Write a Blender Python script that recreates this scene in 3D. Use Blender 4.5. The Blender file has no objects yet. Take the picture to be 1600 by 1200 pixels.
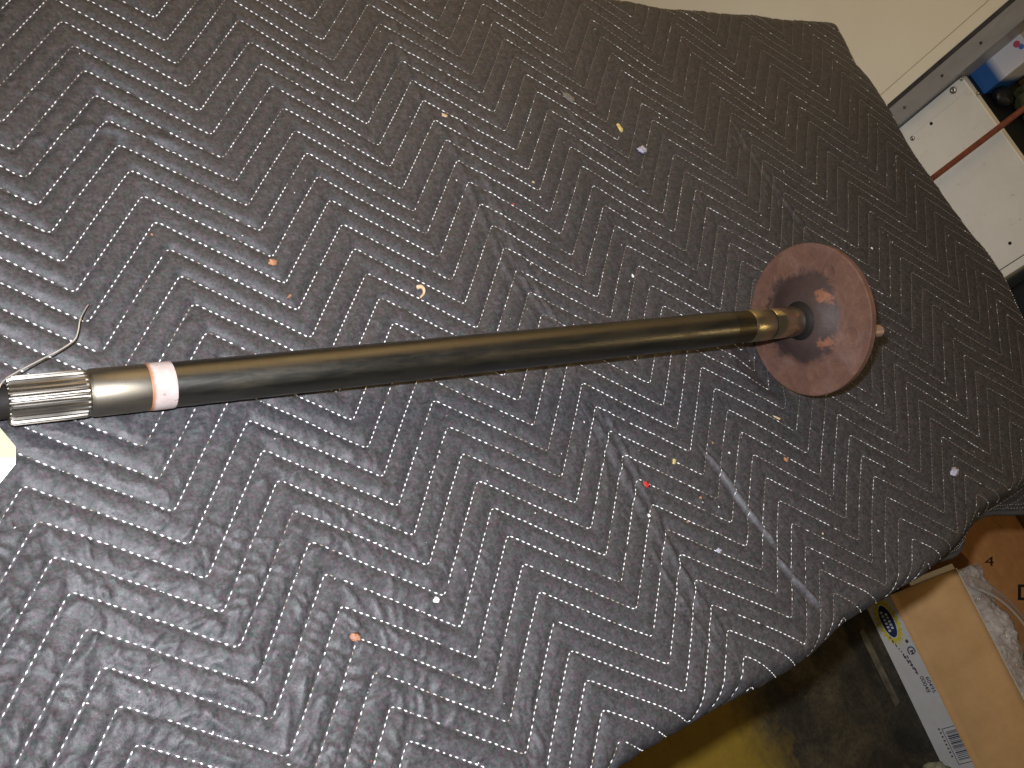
import bpy, math, random
import numpy as np
from mathutils import Vector, Matrix

# ------------------------------------------------------------------ units: everything is written in inches, table top = 0
S = 0.0254
ZOFF = 29.0                      # the table top stands 29 inches above the floor
sc = bpy.context.scene
col = sc.collection
rng = np.random.default_rng(7)
random.seed(7)

# ------------------------------------------------------------------ camera
CAM = np.array([-13.78, -24.357, 26.148])
R = np.array([[0.72544059, -0.46723035, 0.50540257],
              [-0.22641544, -0.85542127, -0.46582239],
              [0.64997846, 0.22349552, -0.72634547]])   # rows: right, down, forward
F = 1617.86
def Wd(p): return Vector((p[0]*S, p[1]*S, (p[2]+ZOFF)*S))
cd = bpy.data.cameras.new('camera'); cam = bpy.data.objects.new('camera', cd); col.objects.link(cam)
m = Matrix((( R[0][0], -R[1][0], -R[2][0], 0), (R[0][1], -R[1][1], -R[2][1], 0), (R[0][2], -R[1][2], -R[2][2], 0), (0, 0, 0, 1)))
m.translation = Wd(CAM)
cam.matrix_world = m
cd.sensor_width = 36.0; cd.lens = 36.0*F/1600.0; cd.clip_start = 0.02; cd.clip_end = 100
sc.camera = cam

# ------------------------------------------------------------------ world, lights, exposure
sc.view_settings.view_transform = 'Standard'; sc.view_settings.look = 'None'
sc.view_settings.exposure = 0.0; sc.view_settings.gamma = 1.0
w = bpy.data.worlds.new('World'); sc.world = w; w.use_nodes = True
bg = w.node_tree.nodes['Background']
bg.inputs[0].default_value = (1.0, 0.86, 0.62, 1); bg.inputs[1].default_value = 0.07

def area(name, pos, target, sx, sy, power, colour):
    l = bpy.data.lights.new(name, 'AREA'); l.shape = 'RECTANGLE'; l.size = sx*S; l.size_y = sy*S
    l.energy = power; l.color = colour
    o = bpy.data.objects.new(name, l); col.objects.link(o)
    o.location = Wd(pos)
    o.rotation_euler = (Wd(target)-Wd(pos)).to_track_quat('-Z', 'Y').to_euler()
    return o
# the camera's own flash, above and to the left of its lens
flash_pos = CAM + R[0]*(-1.0) - R[1]*1.9 - R[2]*0.3
fl_ = bpy.data.lights.new('flash_lamp', 'SPOT'); fl_.energy = 82.0; fl_.color = (0.93, 0.95, 1.0); fl_.shadow_soft_size = 0.45*S
fl_.spot_size = math.radians(92); fl_.spot_blend = 1.0
fo = bpy.data.objects.new('flash_lamp', fl_); col.objects.link(fo); fo.location = Wd(flash_pos)
aim = R[2]+R[0]*(-60/F)+R[1]*(170/F)
fo.rotation_euler = Vector(aim).to_track_quat('-Z', 'Y').to_euler()
# warm garage lamp up over the back of the bench
area('garage_lamp', (32, 32, 54), (46, -8, -2), 80, 50, 17.0, (1.0, 0.67, 0.31))
# added warm lamp, unseen, for the highlight line along the shaft
area('shaft_highlight_lamp', (60, -62, 44), (10, -15, 0), 6, 6, 3.2, (1.0, 0.72, 0.34))

# ------------------------------------------------------------------ helpers
def ray(x, y): return R.T @ np.array([(x-800)/F, (y-600)/F, 1.0])
def hit(x, y, z=0.0):
    d = ray(x, y); return CAM + d*((z-CAM[2])/d[2])
def hitx(x, y, X):
    d = ray(x, y); return CAM + d*((X-CAM[0])/d[0])
def hitplane(x, y, P, n):
    d = ray(x, y); return CAM + d*(np.dot(P-CAM, n)/np.dot(d, n))

def tag(o, label=None, cat=None, group=None, kind=None):
    if label: o['label'] = label
    if cat: o['category'] = cat
    if group: o['group'] = group
    if kind: o['kind'] = kind
    return o
BASE = {}
def empty(name, base, label, cat, group=None, rot=None):
    o = bpy.data.objects.new(name, None); col.objects.link(o)
    o.empty_display_size = 0.05
    o.location = Wd(base)
    if rot is not None: o.matrix_world = Matrix.Translation(Wd(base)) @ rot.to_4x4()
    BASE[o.name] = np.array(base, float)
    return tag(o, label, cat, group)
def mk(name, verts, faces, mat, parent=None, base=None, smooth=False, local=False, mats=None, midx=None):
    """one mesh object; verts in inches, in the place's own coordinates (or local to the parent)"""
    V = np.asarray(verts, float)
    if local: b = np.zeros(3)
    elif parent is not None:
        q = parent
        b = BASE[q.name]
    else: b = np.asarray(base if base is not None else V.mean(0)*[1, 1, 0]+[0, 0, V[:, 2].min()], float)
    me = bpy.data.meshes.new(name)
    me.from_pydata(((V-b)*S).tolist(), [], [tuple(int(i) for i in f) for f in faces])
    for mm in (mats or [mat]): me.materials.append(mm)
    if midx is not None: me.polygons.foreach_set('material_index', np.asarray(midx, dtype=np.int32))
    if smooth: me.polygons.foreach_set('use_smooth', np.ones(len(me.polygons), dtype=bool))
    me.update()
    o = bpy.data.objects.new(name, me); col.objects.link(o)
    if parent is not None:
        o.parent = parent
    else:
        o.location = Wd(b)
    BASE[o.name] = b
    return o
def bevel(o, wd=0.05, seg=2):
    md = o.modifiers.new('bevel', 'BEVEL'); md.width = wd*S; md.segments = seg; md.limit_method = 'ANGLE'
    return o
def box(x0, x1, y0, y1, z0, z1):
    v = [(x, y, z) for z in (z0, z1) for y in (y0, y1) for x in (x0, x1)]
    f = [(0, 2, 3, 1), (4, 5, 7, 6), (0, 1, 5, 4), (1, 3, 7, 5), (3, 2, 6, 7), (2, 0, 4, 6)]
    return v, f
def obox(o, ax, ay, az):
    """box from corner o along three edge vectors"""
    o, ax, ay, az = map(lambda q: np.asarray(q, float), (o, ax, ay, az))
    v = [o+ax*i+ay*j+az*k for k in (0, 1) for j in (0, 1) for i in (0, 1)]
    f = [(0, 2, 3, 1), (4, 5, 7, 6), (0, 1, 5, 4), (1, 3, 7, 5), (3, 2, 6, 7), (2, 0, 4, 6)]
    if np.dot(np.cross(ax, ay), az) < 0: f = [q[::-1] for q in f]
    return v, f
def join(*vf):
    V, Fc = [], []
    for v, f in vf:
        n = len(V); V += [tuple(q) for q in v]; Fc += [tuple(i+n for i in q) for q in f]
    return V, Fc
def tube(pts, r, n=8, cap=True):
    P = np.asarray(pts, float); V = []; Fc = []
    rr = np.broadcast_to(np.asarray(r, float), (len(P),))
    up = np.array([0.3, 0.2, 1.0])
    for i in range(len(P)):
        t = P[min(i+1, len(P)-1)]-P[max(i-1, 0)]; t /= np.linalg.norm(t)
        a = np.cross(up, t); a /= np.linalg.norm(a)+1e-9; b = np.cross(t, a)
        for k in range(n):
            th = 2*math.pi*k/n; V.append(P[i]+rr[i]*(math.cos(th)*a+math.sin(th)*b))
    for i in range(len(P)-1):
        for k in range(n):
            k2 = (k+1) % n
            Fc.append((i*n+k, i*n+k2, (i+1)*n+k2, (i+1)*n+k))
    if cap:
        Fc.append(tuple(range(n))[::-1]); Fc.append(tuple((len(P)-1)*n+k for k in range(n)))
    return V, Fc
def lathe(prof, n=64, ang=0.0, closed=False):
    """profile [(s, r)] turned round the local X axis"""
    V = []; Fc = []
    for s, r in prof:
        for k in range(n):
            th = 2*math.pi*k/n+ang; V.append((s, r*math.cos(th), r*math.sin(th)))
    m_ = len(prof)
    for i in range(m_-1 if not closed else m_):
        j = (i+1) % m_
        for k in range(n):
            k2 = (k+1) % n
            Fc.append((i*n+k, j*n+k, j*n+k2, i*n+k2))
    if not closed:
        Fc.append(tuple(k for k in range(n))); Fc.append(tuple((m_-1)*n+k for k in range(n))[::-1])
    return V, Fc
def catmull(P, n=8):
    P = np.asarray(P, float); Q = np.vstack([2*P[0]-P[1], P, 2*P[-1]-P[-2]]); out = []
    for i in range(1, len(Q)-2):
        for t in np.linspace(0, 1, n, endpoint=False):
            a, b, c, d = Q[i-1:i+3]
            out.append(0.5*((2*b)+(-a+c)*t+(2*a-5*b+4*c-d)*t*t+(-a+3*b-3*c+d)*t**3))
    out.append(P[-1]); return np.array(out)
# numpy gradient noise
_perm = rng.permutation(512); _ang = rng.random(512)*2*np.pi
def noise(x, y, seed=0):
    x = np.asarray(x, float)+seed*17.31; y = np.asarray(y, float)-seed*9.17
    xi = np.floor(x).astype(int); yi = np.floor(y).astype(int); xf = x-xi; yf = y-yi
    def g(i, j):
        h = _ang[_perm[(_perm[(xi+i) & 511]+yi+j) & 511]]
        return np.cos(h)*(xf-i)+np.sin(h)*(yf-j)
    u = xf**3*(xf*(xf*6-15)+10); v = yf**3*(yf*(yf*6-15)+10)
    return 1.5*((g(0, 0)*(1-u)+g(1, 0)*u)*(1-v)+(g(0, 1)*(1-u)+g(1, 1)*u)*v)

# ------------------------------------------------------------------ materials
class Mt:
    def __init__(s, name, base=(0.5, 0.5, 0.5), rough=0.6, metal=0.0, spec=0.5):
        s.m = bpy.data.materials.new(name); s.m.use_nodes = True
        s.t = s.m.node_tree; s.n = s.t.nodes; s.b = s.n['Principled BSDF']
        s.set('Base Color', (*base, 1)); s.set('Roughness', rough); s.set('Metallic', metal); s.set('Specular IOR Level', spec)
        tc = s.n.new('ShaderNodeTexCoord'); vm = s.n.new('ShaderNodeVectorMath'); vm.operation = 'SCALE'
        vm.inputs[3].default_value = 1/S; s.t.links.new(tc.outputs['Object'], vm.inputs[0]); s.co = vm.outputs[0]   # inches
    def set(s, k, v): s.b.inputs[k].default_value = v
    def link(s, a, b): s.t.links.new(a, b)
    def to(s, out, k): s.link(out, s.b.inputs[k])
    def scaled(s, v):
        n = s.n.new('ShaderNodeVectorMath'); n.operation = 'MULTIPLY'; n.inputs[1].default_value = v
        s.link(s.co, n.inputs[0]); return n.outputs[0]
    def noise(s, scale, detail=4, rough=0.6, dist=0.0, vec=None):
        n = s.n.new('ShaderNodeTexNoise'); n.inputs['Scale'].default_value = scale; n.inputs['Detail'].default_value = detail
        n.inputs['Roughness'].default_value = rough; n.inputs['Distortion'].default_value = dist
        s.link(vec if vec is not None else s.co, n.inputs['Vector']); return n.outputs['Fac']
    def voro(s, scale, vec=None, feature='F1'):
        n = s.n.new('ShaderNodeTexVoronoi'); n.inputs['Scale'].default_value = scale; n.feature = feature
        s.link(vec if vec is not None else s.co, n.inputs['Vector']); return n.outputs['Distance']
    def ramp(s, fac, stops):
        n = s.n.new('ShaderNodeValToRGB'); e = n.color_ramp.elements
        while len(e) < len(stops): e.new(0.5)
        for q, (p, c) in zip(e, stops):
            q.position = p; q.color = (*c, 1) if hasattr(c, '__len__') else (c, c, c, 1)
        s.link(fac, n.inputs[0]); return n.outputs[0]
    def mix(s, fac, a, b, mode='MIX'):
        n = s.n.new('ShaderNodeMix'); n.data_type = 'RGBA'; n.blend_type = mode
        for k, v in ((0, fac), (6, a), (7, b)):
            if hasattr(v, 'links'): s.link(v, n.inputs[k])
            elif k == 0: n.inputs[0].default_value = v
            else: n.inputs[k].default_value = (*v, 1)
        return n.outputs[2]
    def math(s, op, a, b=0.0, clamp=False):
        n = s.n.new('ShaderNodeMath'); n.operation = op; n.use_clamp = clamp
        for k, v in ((0, a), (1, b)):
            if hasattr(v, 'links'): s.link(v, n.inputs[k])
            else: n.inputs[k].default_value = v
        return n.outputs[0]
    def sep(s, vec=None):
        n = s.n.new('ShaderNodeSeparateXYZ'); s.link(vec if vec is not None else s.co, n.inputs[0]); return n.outputs
    def dist(s, p, vec=None):
        n = s.n.new('ShaderNodeVectorMath'); n.operation = 'DISTANCE'; n.inputs[1].default_value = p
        s.link(vec if vec is not None else s.co, n.inputs[0]); return n.outputs['Value']
    def bump(s, h, strength=0.3, dist=0.02, prev=None):
        n = s.n.new('ShaderNodeBump'); n.inputs['Strength'].default_value = strength; n.inputs['Distance'].default_value = dist*S
        s.link(h, n.inputs['Height'])
        if prev is not None: s.link(prev, n.inputs['Normal'])
        s.link(n.outputs[0], s.b.inputs['Normal']); return n.outputs[0]

def simple(name, c, rough=0.6, metal=0.0, var=0.12, scale=3.0, bump=0.1, bscale=20.0, spec=0.5):
    M = Mt(name, c, rough, metal, spec)
    lo = tuple(q*(1-var) for q in c); hi = tuple(min(1, q*(1+var)) for q in c)
    M.to(M.ramp(M.noise(scale, 5), [(0.3, lo), (0.7, hi)]), 'Base Color')
    if bump: M.bump(M.noise(bscale, 3), bump, 0.03)
    return M

# blanket: black non-woven cloth, mottled fibres
M = Mt('blanket_cloth', rough=0.55, spec=0.42)
mott = M.mix(M.ramp(M.noise(7.5, 2, 0.6), [(0.36, 0.0), (0.64, 1.0)]), (0.048, 0.034, 0.044), (0.026, 0.037, 0.034))
mott = M.mix(M.math('MULTIPLY', M.noise(0.35, 5, 0.65), 0.7), mott, (0.044, 0.041, 0.046))
fib = M.ramp(M.noise(11.0, 2, 0.6), [(0.30, 0.62), (0.70, 1.40)])
mott = M.mix(1.0, mott, fib, 'MULTIPLY')
fib = M.ramp(M.noise(4.5, 2, 0.6), [(0.30, 0.72), (0.70, 1.28)])
mott = M.mix(1.0, mott, fib, 'MULTIPLY')
wa = M.n.new('ShaderNodeAttribute'); wa.attribute_name = 'worn_sheen'      # rubbed folds, with their lit sheen painted pale
worn_sheen = M.math('MULTIPLY', wa.outputs['Fac'], M.ramp(M.noise(1.6, 5, 0.7), [(0.25, 0.45), (0.6, 1.0)]))
sc_ = M.ramp(M.noise(1.1, 8, 0.78, 0.6), [(0.60, 0.0), (0.78, 1.0)])
mott = M.mix(M.math('MULTIPLY', sc_, 0.25), mott, (0.11, 0.105, 0.115))
mott = M.mix(M.math('MULTIPLY', worn_sheen, 0.38), mott, (0.150, 0.145, 0.165))
M.to(mott, 'Base Color')
M.to(M.math('SUBTRACT', M.ramp(M.noise(2.3, 5, 0.7), [(0.3, 0.44), (0.7, 0.66)]), M.math('MULTIPLY', worn_sheen, 0.12)), 'Roughness')
b1 = M.bump(M.noise(24.0, 4, 0.8), 0.40, 0.02)
rg = M.n.new('ShaderNodeTexNoise'); rg.noise_type = 'RIDGED_MULTIFRACTAL'; rg.inputs['Scale'].default_value = 0.8; rg.inputs['Detail'].default_value = 4; rg.inputs['Roughness'].default_value = 0.5
M.link(M.co, rg.inputs['Vector'])
b1 = M.bump(rg.outputs['Fac'], 0.5, 0.035, b1)
M.bump(M.noise(3.0, 4, 0.6), 0.4, 0.06, b1)
CLOTH = M.m
M = Mt('stitch_thread', (0.74, 0.72, 0.71), 0.65)
M.to(M.ramp(M.noise(4.0, 4, 0.7), [(0.30, (0.55, 0.52, 0.51)), (0.58, (0.86, 0.86, 0.87))]), 'Base Color')
THREAD = M.m
M = Mt('dimmed_thread', (0.3, 0.25, 0.2), 0.65)
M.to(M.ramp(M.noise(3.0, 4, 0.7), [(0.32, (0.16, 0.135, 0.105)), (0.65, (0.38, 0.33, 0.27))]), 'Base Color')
DIMMED = M.m  # darker thread: some soiling, plus weak far light put into its colour
M = Mt('hem_tape', (0.035, 0.033, 0.034), 0.7); M.bump(M.noise(18, 3), 0.5, 0.03); HEM = M.m

# steels
def steel(name, c, rough, streak=0.5, warm=(0.30, 0.22, 0.10), warmamt=0.3, rv=0.1, metal=1.0):
    M = Mt(name, c, rough, metal)
    s1 = M.noise(1.0, 6, 0.7, 0.4, M.scaled((0.5, 2.5, 2.5)))
    s2 = M.noise(1.0, 4, 0.7, 0.0, M.scaled((14.0, 1.2, 1.2)))
    c1 = M.mix(M.math('MULTIPLY', M.ramp(s1, [(0.38, 0.0), (0.66, 1.0)]), warmamt), c, warm)
    c2 = M.mix(M.math('MULTIPLY', s2, streak), c1, tuple(q*0.55 for q in c))
    M.to(c2, 'Base Color')
    M.to(M.ramp(s1, [(0.3, rough-rv), (0.7, rough+rv)]), 'Roughness')
    M.bump(s2, 0.08, 0.01)
    return M
TAPER = steel('stained_steel', (0.085, 0.075, 0.055), 0.45, 0.35, (0.10, 0.075, 0.035), 0.45).m
BAR = steel('dark_steel', (0.125, 0.125, 0.120), 0.38, 0.45, (0.13, 0.10, 0.05), 0.5).m
SPL = steel('spline_steel', (0.27, 0.26, 0.24), 0.40, 0.6, (0.20, 0.15, 0.10), 0.7).m
NECK = steel('worn_steel', (0.22, 0.205, 0.175), 0.47, 0.6, (0.17, 0.125, 0.075), 0.6).m
COLLAR = steel('ground_steel', (0.44, 0.40, 0.28), 0.36, 0.4, (0.36, 0.30, 0.16), 0.5).m
JOUR = steel('polished_steel', (0.58, 0.55, 0.43), 0.15, 0.2, (0.46, 0.39, 0.21), 0.3, 0.05).m
STUDM = steel('rusty_stud_steel', (0.40, 0.30, 0.24), 0.5, 0.3, (0.30, 0.15, 0.08), 0.6, metal=0.6).m
M = Mt('pink_paint', (0.78, 0.60, 0.55), 0.6)
x_ = M.sep()[0]
pn = M.noise(2.2, 5, 0.7)
edge = M.math('ADD', M.math('MULTIPLY', M.math('SUBTRACT', x_, 26.07), 11.0), M.math('MULTIPLY', M.math('SUBTRACT', pn, 0.5), 1.8), True)
pc = M.mix(M.ramp(M.noise(1.6, 5, 0.7), [(0.35, 0.0), (0.7, 1.0)]), (0.33, 0.255, 0.24), (0.39, 0.34, 0.33))
pc = M.mix(M.ramp(M.noise(1.0, 3, 0.6, 0.0, M.scaled((4, 1.0, 14))), [(0.66, 0.0), (0.72, 1.0)]), pc, (0.20, 0.13, 0.11))
M.to(M.mix(edge, pc, (0.24, 0.10, 0.045)), 'Base Color'); M.bump(pn, 0.3, 0.03); PINK = M.m

# rust on the flange: local X is the shaft axis
M = Mt('rust', rough=0.8, spec=0.35)
rn = M.noise(1.3, 8, 0.72, 0.6); rf = M.noise(9.0, 5, 0.7)
rc = M.ramp(rn, [(0.34, (0.066, 0.032, 0.019)), (0.5, (0.108, 0.052, 0.031)), (0.66, (0.152, 0.077, 0.047))])
rc = M.mix(M.ramp(rf, [(0.36, 0.8), (0.62, 0.0)]), rc, (0.095, 0.045, 0.036))
rc = M.mix(M.math('MULTIPLY', M.ramp(M.noise(0.7, 5, 0.7, 0.5), [(0.52, 0.0), (0.70, 1.0)]), 0.55), rc, (0.145, 0.092, 0.080))
sx, sy, sz = M.sep()
rad = M.math('SQRT', M.math('ADD', M.math('POWER', M.math('ADD', sy, 0.22), 2.0), M.math('POWER', M.math('ADD', sz, 0.12), 2.0)))
ragged = M.math('ADD', rad, M.math('MULTIPLY', M.math('SUBTRACT', M.noise(1.6, 6, 0.65, 0.3), 0.5), 1.6))
oil = M.ramp(ragged, [(0.0, 1.0), (1.0, 1.0)])
n_ = M.n.new('ShaderNodeMapRange'); n_.inputs[1].default_value = 2.02; n_.inputs[2].default_value = 1.74; M.link(ragged, n_.inputs[0]); oil = n_.outputs[0]
oilc = M.mix(M.noise(2.5, 4), (0.026, 0.017, 0.016), (0.050, 0.032, 0.029))
rc = M.mix(M.math('MULTIPLY', oil, 0.93), rc, oilc)
for (py_, pz_, rr_) in ((-0.35, 1.32, 0.20), (-0.15, 1.46, 0.16), (1.25, 0.36, 0.16), (1.38, 0.62, 0.14), (1.62, 1.0, 0.06)):
    dd = M.dist((0.2, py_, pz_)); dd = M.math('ADD', dd, M.math('MULTIPLY', M.math('SUBTRACT', M.noise(4.0, 5, 0.7), 0.5), 0.9))
    n_ = M.n.new('ShaderNodeMapRange'); n_.inputs[1].default_value = rr_+0.12; n_.inputs[2].default_value = rr_; M.link(dd, n_.inputs[0])
    rc = M.mix(M.math('MULTIPLY', n_.outputs[0], 0.65), rc, (0.20, 0.082, 0.042))
M.to(rc, 'Base Color')
M.to(M.math('SUBTRACT', 0.82, M.math('MULTIPLY', oil, 0.30)), 'Roughness')
b1 = M.bump(rf, 0.35, 0.03); M.bump(rn, 0.35, 0.08, b1); RUST = M.m
M = Mt('black_grease', (0.018, 0.014, 0.013), 0.42); M.bump(M.noise(6, 4), 0.4, 0.04); M.set('Roughness', 0.62); M.set('Specular IOR Level', 0.15); M.set('Base Color', (0.012, 0.010, 0.009, 1)); GREASE = M.m

# surroundings
M = Mt('floor_concrete', rough=0.75)
fx, fy, fz = M.sep()
c = M.ramp(M.noise(0.12, 7, 0.7, 0.4), [(0.32, (0.022, 0.018, 0.011)), (0.66, (0.095, 0.076, 0.044))])
c = M.mix(M.ramp(M.noise(0.28, 7, 0.72, 0.5), [(0.40, 0.85), (0.62, 0.0)]), c, (0.010, 0.009, 0.007))
c = M.mix(1.0, c, M.ramp(M.noise(3.2, 4, 0.8), [(0.30, 0.45), (0.72, 1.6)]), 'MULTIPLY')
c = M.mix(M.ramp(M.noise(3.0, 5, 0.8), [(0.66, 0.0), (0.80, 0.8)]), c, (0.15, 0.12, 0.075))
jag = M.math('MULTIPLY', M.math('SUBTRACT', M.noise(0.55, 6, 0.65), 0.5), 7.0)
n_ = M.n.new('ShaderNodeMapRange'); n_.inputs[1].default_value = 42.6; n_.inputs[2].default_value = 38.2
M.link(M.math('ADD', fx, jag), n_.inputs[0])
yl = M.mix(M.noise(0.8, 6, 0.7), (0.20, 0.128, 0.010), (0.33, 0.215, 0.022))
yl = M.mix(M.ramp(M.noise(2.0, 6, 0.75), [(0.56, 0.0), (0.72, 0.6)]), yl, (0.06, 0.045, 0.015))
M.to(M.mix(n_.outputs[0], c, yl), 'Base Color'); M.bump(M.noise(2.0, 6, 0.7), 0.25, 0.06); FLOOR = M.m
M = Mt('cream_paint', rough=0.45)
cc = M.ramp(M.noise(0.10, 6, 0.65), [(0.3, (0.77, 0.705, 0.535)), (0.7, (0.83, 0.77, 0.61))])
cc = M.mix(M.ramp(M.noise(2.5, 6, 0.8), [(0.72, 0.0), (0.80, 0.6)]), cc, (0.36, 0.27, 0.15)); M.to(cc, 'Base Color')
M.bump(M.noise(1.5, 4), 0.08, 0.05); CREAM = M.m
M = Mt('grey_painted_metal', rough=0.42, metal=0.35)
gc = M.ramp(M.noise(0.6, 7, 0.7, 0.3, M.scaled((1, 1, 0.35))), [(0.3, (0.27, 0.265, 0.26)), (0.7, (0.40, 0.39, 0.37))])
gc = M.mix(M.ramp(M.noise(3.5, 4, 0.7), [(0.70, 0.0), (0.78, 0.8)]), gc, (0.10, 0.08, 0.07)); M.to(gc, 'Base Color')
M.bump(M.noise(2, 5), 0.15, 0.04); POST = M.m
POSTD = simple('dark_metal', (0.06, 0.055, 0.055), 0.5, 0.4, 0.4, 1.0, 0.2, 6).m
M = Mt('white_laminate', rough=0.5)
wc = M.ramp(M.noise(0.25, 6, 0.7), [(0.3, (0.64, 0.62, 0.545)), (0.7, (0.74, 0.715, 0.64))])
wc = M.mix(M.ramp(M.noise(1.6, 6, 0.75, 0.6), [(0.60, 0.0), (0.74, 0.6)]), wc, (0.30, 0.22, 0.14)); M.to(wc, 'Base Color')
M.bump(M.noise(3, 4), 0.08, 0.03); WHITE = M.m
SCREW = simple('zinc_screw', (0.45, 0.43, 0.40), 0.35, 0.9, bump=0).m
DARK = simple('black_hole', (0.008, 0.008, 0.008), 0.8, bump=0).m
RODM = simple('red_oxide', (0.19, 0.050, 0.022), 0.55, 0.0, 0.3, 2.0, 0.2, 8).m
TAN = Mt('cardboard', rough=0.8)
tc_ = TAN.ramp(TAN.noise(0.5, 6, 0.7), [(0.3, (0.43, 0.255, 0.105)), (0.7, (0.53, 0.325, 0.145))])
tc_ = TAN.mix(TAN.ramp(TAN.noise(2.2, 5, 0.7), [(0.68, 0.0), (0.76, 0.35)]), tc_, (0.30, 0.17, 0.08)); TAN.to(tc_, 'Base Color')
TAN.bump(TAN.noise(1.0, 3, 0.5, 0.0, TAN.scaled((6, 0.4, 0.4))), 0.15, 0.03); TAN = TAN.m
KRAFT = simple('orange_kraft_card', (0.50, 0.235, 0.085), 0.8, 0, 0.16, 0.8, 0.15, 6).m
BOXW = simple('white_printed_card', (0.66, 0.63, 0.60), 0.45, 0, 0.05, 1.0, 0.05, 6).m
INKB = simple('navy_ink', (0.018, 0.030, 0.085), 0.5, bump=0).m
INKG = simple('grey_ink', (0.09, 0.085, 0.10), 0.5, bump=0).m
INKK = simple('black_ink', (0.012, 0.010, 0.010), 0.6, bump=0).m
YEL = simple('yellow_ink', (0.66, 0.55, 0.05), 0.5, bump=0).m
PALE = simple('pale_ink', (0.62, 0.66, 0.72), 0.5, bump=0).m
BLUE = None
M = Mt('blue_white_print', rough=0.4)
z_ = M.sep()[2]
n_ = M.n.new('ShaderNodeMapRange'); n_.inputs[1].default_value = 1.15; n_.inputs[2].default_value = 1.75; M.link(z_, n_.inputs[0])
M.to(M.mix(n_.outputs[0], (0.012, 0.085, 0.26), (0.66, 0.64, 0.66)), 'Base Color'); BLUEW = M.m
REDI = simple('red_ink', (0.55, 0.06, 0.12), 0.5, bump=0).m
BLUI = simple('blue_ink', (0.06, 0.16, 0.45), 0.5, bump=0).m
BLACKP = simple('black_plastic', (0.010, 0.010, 0.011), 0.45, bump=0.1).m
OLIVE = simple('olive_cloth', (0.085, 0.085, 0.030), 0.85, 0, 0.5, 1.5, 0.5, 5).m
BRASS = simple('amber_brass', (0.42, 0.26, 0.06), 0.25, 0.8, bump=0).m
WOOD = Mt('brown_board', rough=0.7)
WOOD.to(WOOD.ramp(WOOD.noise(0.8, 6, 0.7, 1.0, WOOD.scaled((1, 0.3, 3))), [(0.3, (0.10, 0.065, 0.025)), (0.7, (0.26, 0.18, 0.075))]), 'Base Color')
WOOD.bump(WOOD.noise(3, 5), 0.3, 0.05); WOOD = WOOD.m
STRIP = simple('scuffed_plastic', (0.13, 0.105, 0.065), 0.4, 0, 0.7, 1.0, 0.2, 4).m
PAPER = Mt('manila_card', rough=0.7)
PAPER.to(PAPER.mix(PAPER.ramp(PAPER.noise(2.0, 4, 0.6), [(0.60, 0.0), (0.72, 0.8)]), (0.36, 0.36, 0.25), (0.36, 0.26, 0.12)), 'Base Color')
PAPER.bump(PAPER.noise(12, 3), 0.1, 0.02); PAPER = PAPER.m
PAPERLIT = simple('flash_bright_card', (0.72, 0.74, 0.64), 0.6, bump=0.05).m  # same tag card, flash glare put into its colour
WIRE = simple('galvanised_wire', (0.62, 0.62, 0.60), 0.35, 0.7, bump=0).m
M = Mt('clear_film', (0.58, 0.57, 0.585), 0.10)
tr = M.n.new('ShaderNodeBsdfTransparent'); tr.inputs[0].default_value = (0.92, 0.92, 0.93, 1)
mx = M.n.new('ShaderNodeMixShader'); out = [q for q in M.n if q.type == 'OUTPUT_MATERIAL'][0]
M.link(M.ramp(M.noise(0.55, 5, 0.7, 0.8), [(0.32, 0.30), (0.68, 0.92)]), mx.inputs[0])
M.link(tr.outputs[0], mx.inputs[1]); M.link(M.b.outputs[0], mx.inputs[2]); M.link(mx.outputs[0], out.inputs[0])
M.bump(M.noise(1.2, 4, 0.55, 1.0), 0.7, 0.25); FILM = M.m
M = Mt('clear_rim', (0.75, 0.72, 0.70), 0.12)
tr = M.n.new('ShaderNodeBsdfTransparent'); tr.inputs[0].default_value = (0.90, 0.88, 0.88, 1)
mx = M.n.new('ShaderNodeMixShader'); out = [q for q in M.n if q.type == 'OUTPUT_MATERIAL'][0]
mx.inputs[0].default_value = 0.38
M.link(tr.outputs[0], mx.inputs[1]); M.link(M.b.outputs[0], mx.inputs[2]); M.link(mx.outputs[0], out.inputs[0]); RIM = M.m

# ------------------------------------------------------------------ floor and back of the garage
fl = mk('floor', [(-90, -110, -29), (160, -110, -29), (160, 70, -29), (-90, 70, -29)], [(0, 1, 2, 3)], FLOOR, base=(0, 0, -29))
tag(fl, kind='structure')
# cream wall board with a narrow trim board, behind the far end of the table
wl = empty('wall', (55.5, 20, -29), 'cream painted wall behind the far end of the table', 'wall')
v, f = box(55.0, 57.0, -3.38, 60, -29, 60); bevel(mk('wall_board', v, f, CREAM, wl), 0.06)
v, f = box(54.97, 57.0, -4.26, -3.42, -29, 60); bevel(mk('trim_board', v, f, CREAM, wl), 0.05)
# upright grey metal channel
po = empty('metal_post', (55, -5, -29), 'grey metal channel post upright between cream wall and white cabinet', 'post')
v, f = join(box(54.35, 54.47, -5.98, -4.72, -29, 60), box(54.47, 56.5, -5.98, -5.86, -29, 60), box(54.47, 54.95, -4.84, -4.72, -29, 60))
bevel(mk('channel_face', v, f, POST, po), 0.04)
v, f = box(54.75, 54.93, -4.70, -4.30, -29, 60); bevel(mk('mounting_flange', v, f, POSTD, po), 0.03)
for z_ in (-2.2, 0.9, 3.9):
    P = hitx(1437+40*(z_+2.2)/3.1*0.9, 150-38*(z_+2.2)/3.1, 54.3)
    v, f = lathe([(0, 0.10), (0.05, 0.09), (0.08, 0.04)], 10); v = [(54.35-a, -5.35+b, z_+c) for a, b, c in v]
    mk('rivet', v, [q[::-1] for q in f], POSTD, po, smooth=True)

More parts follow.
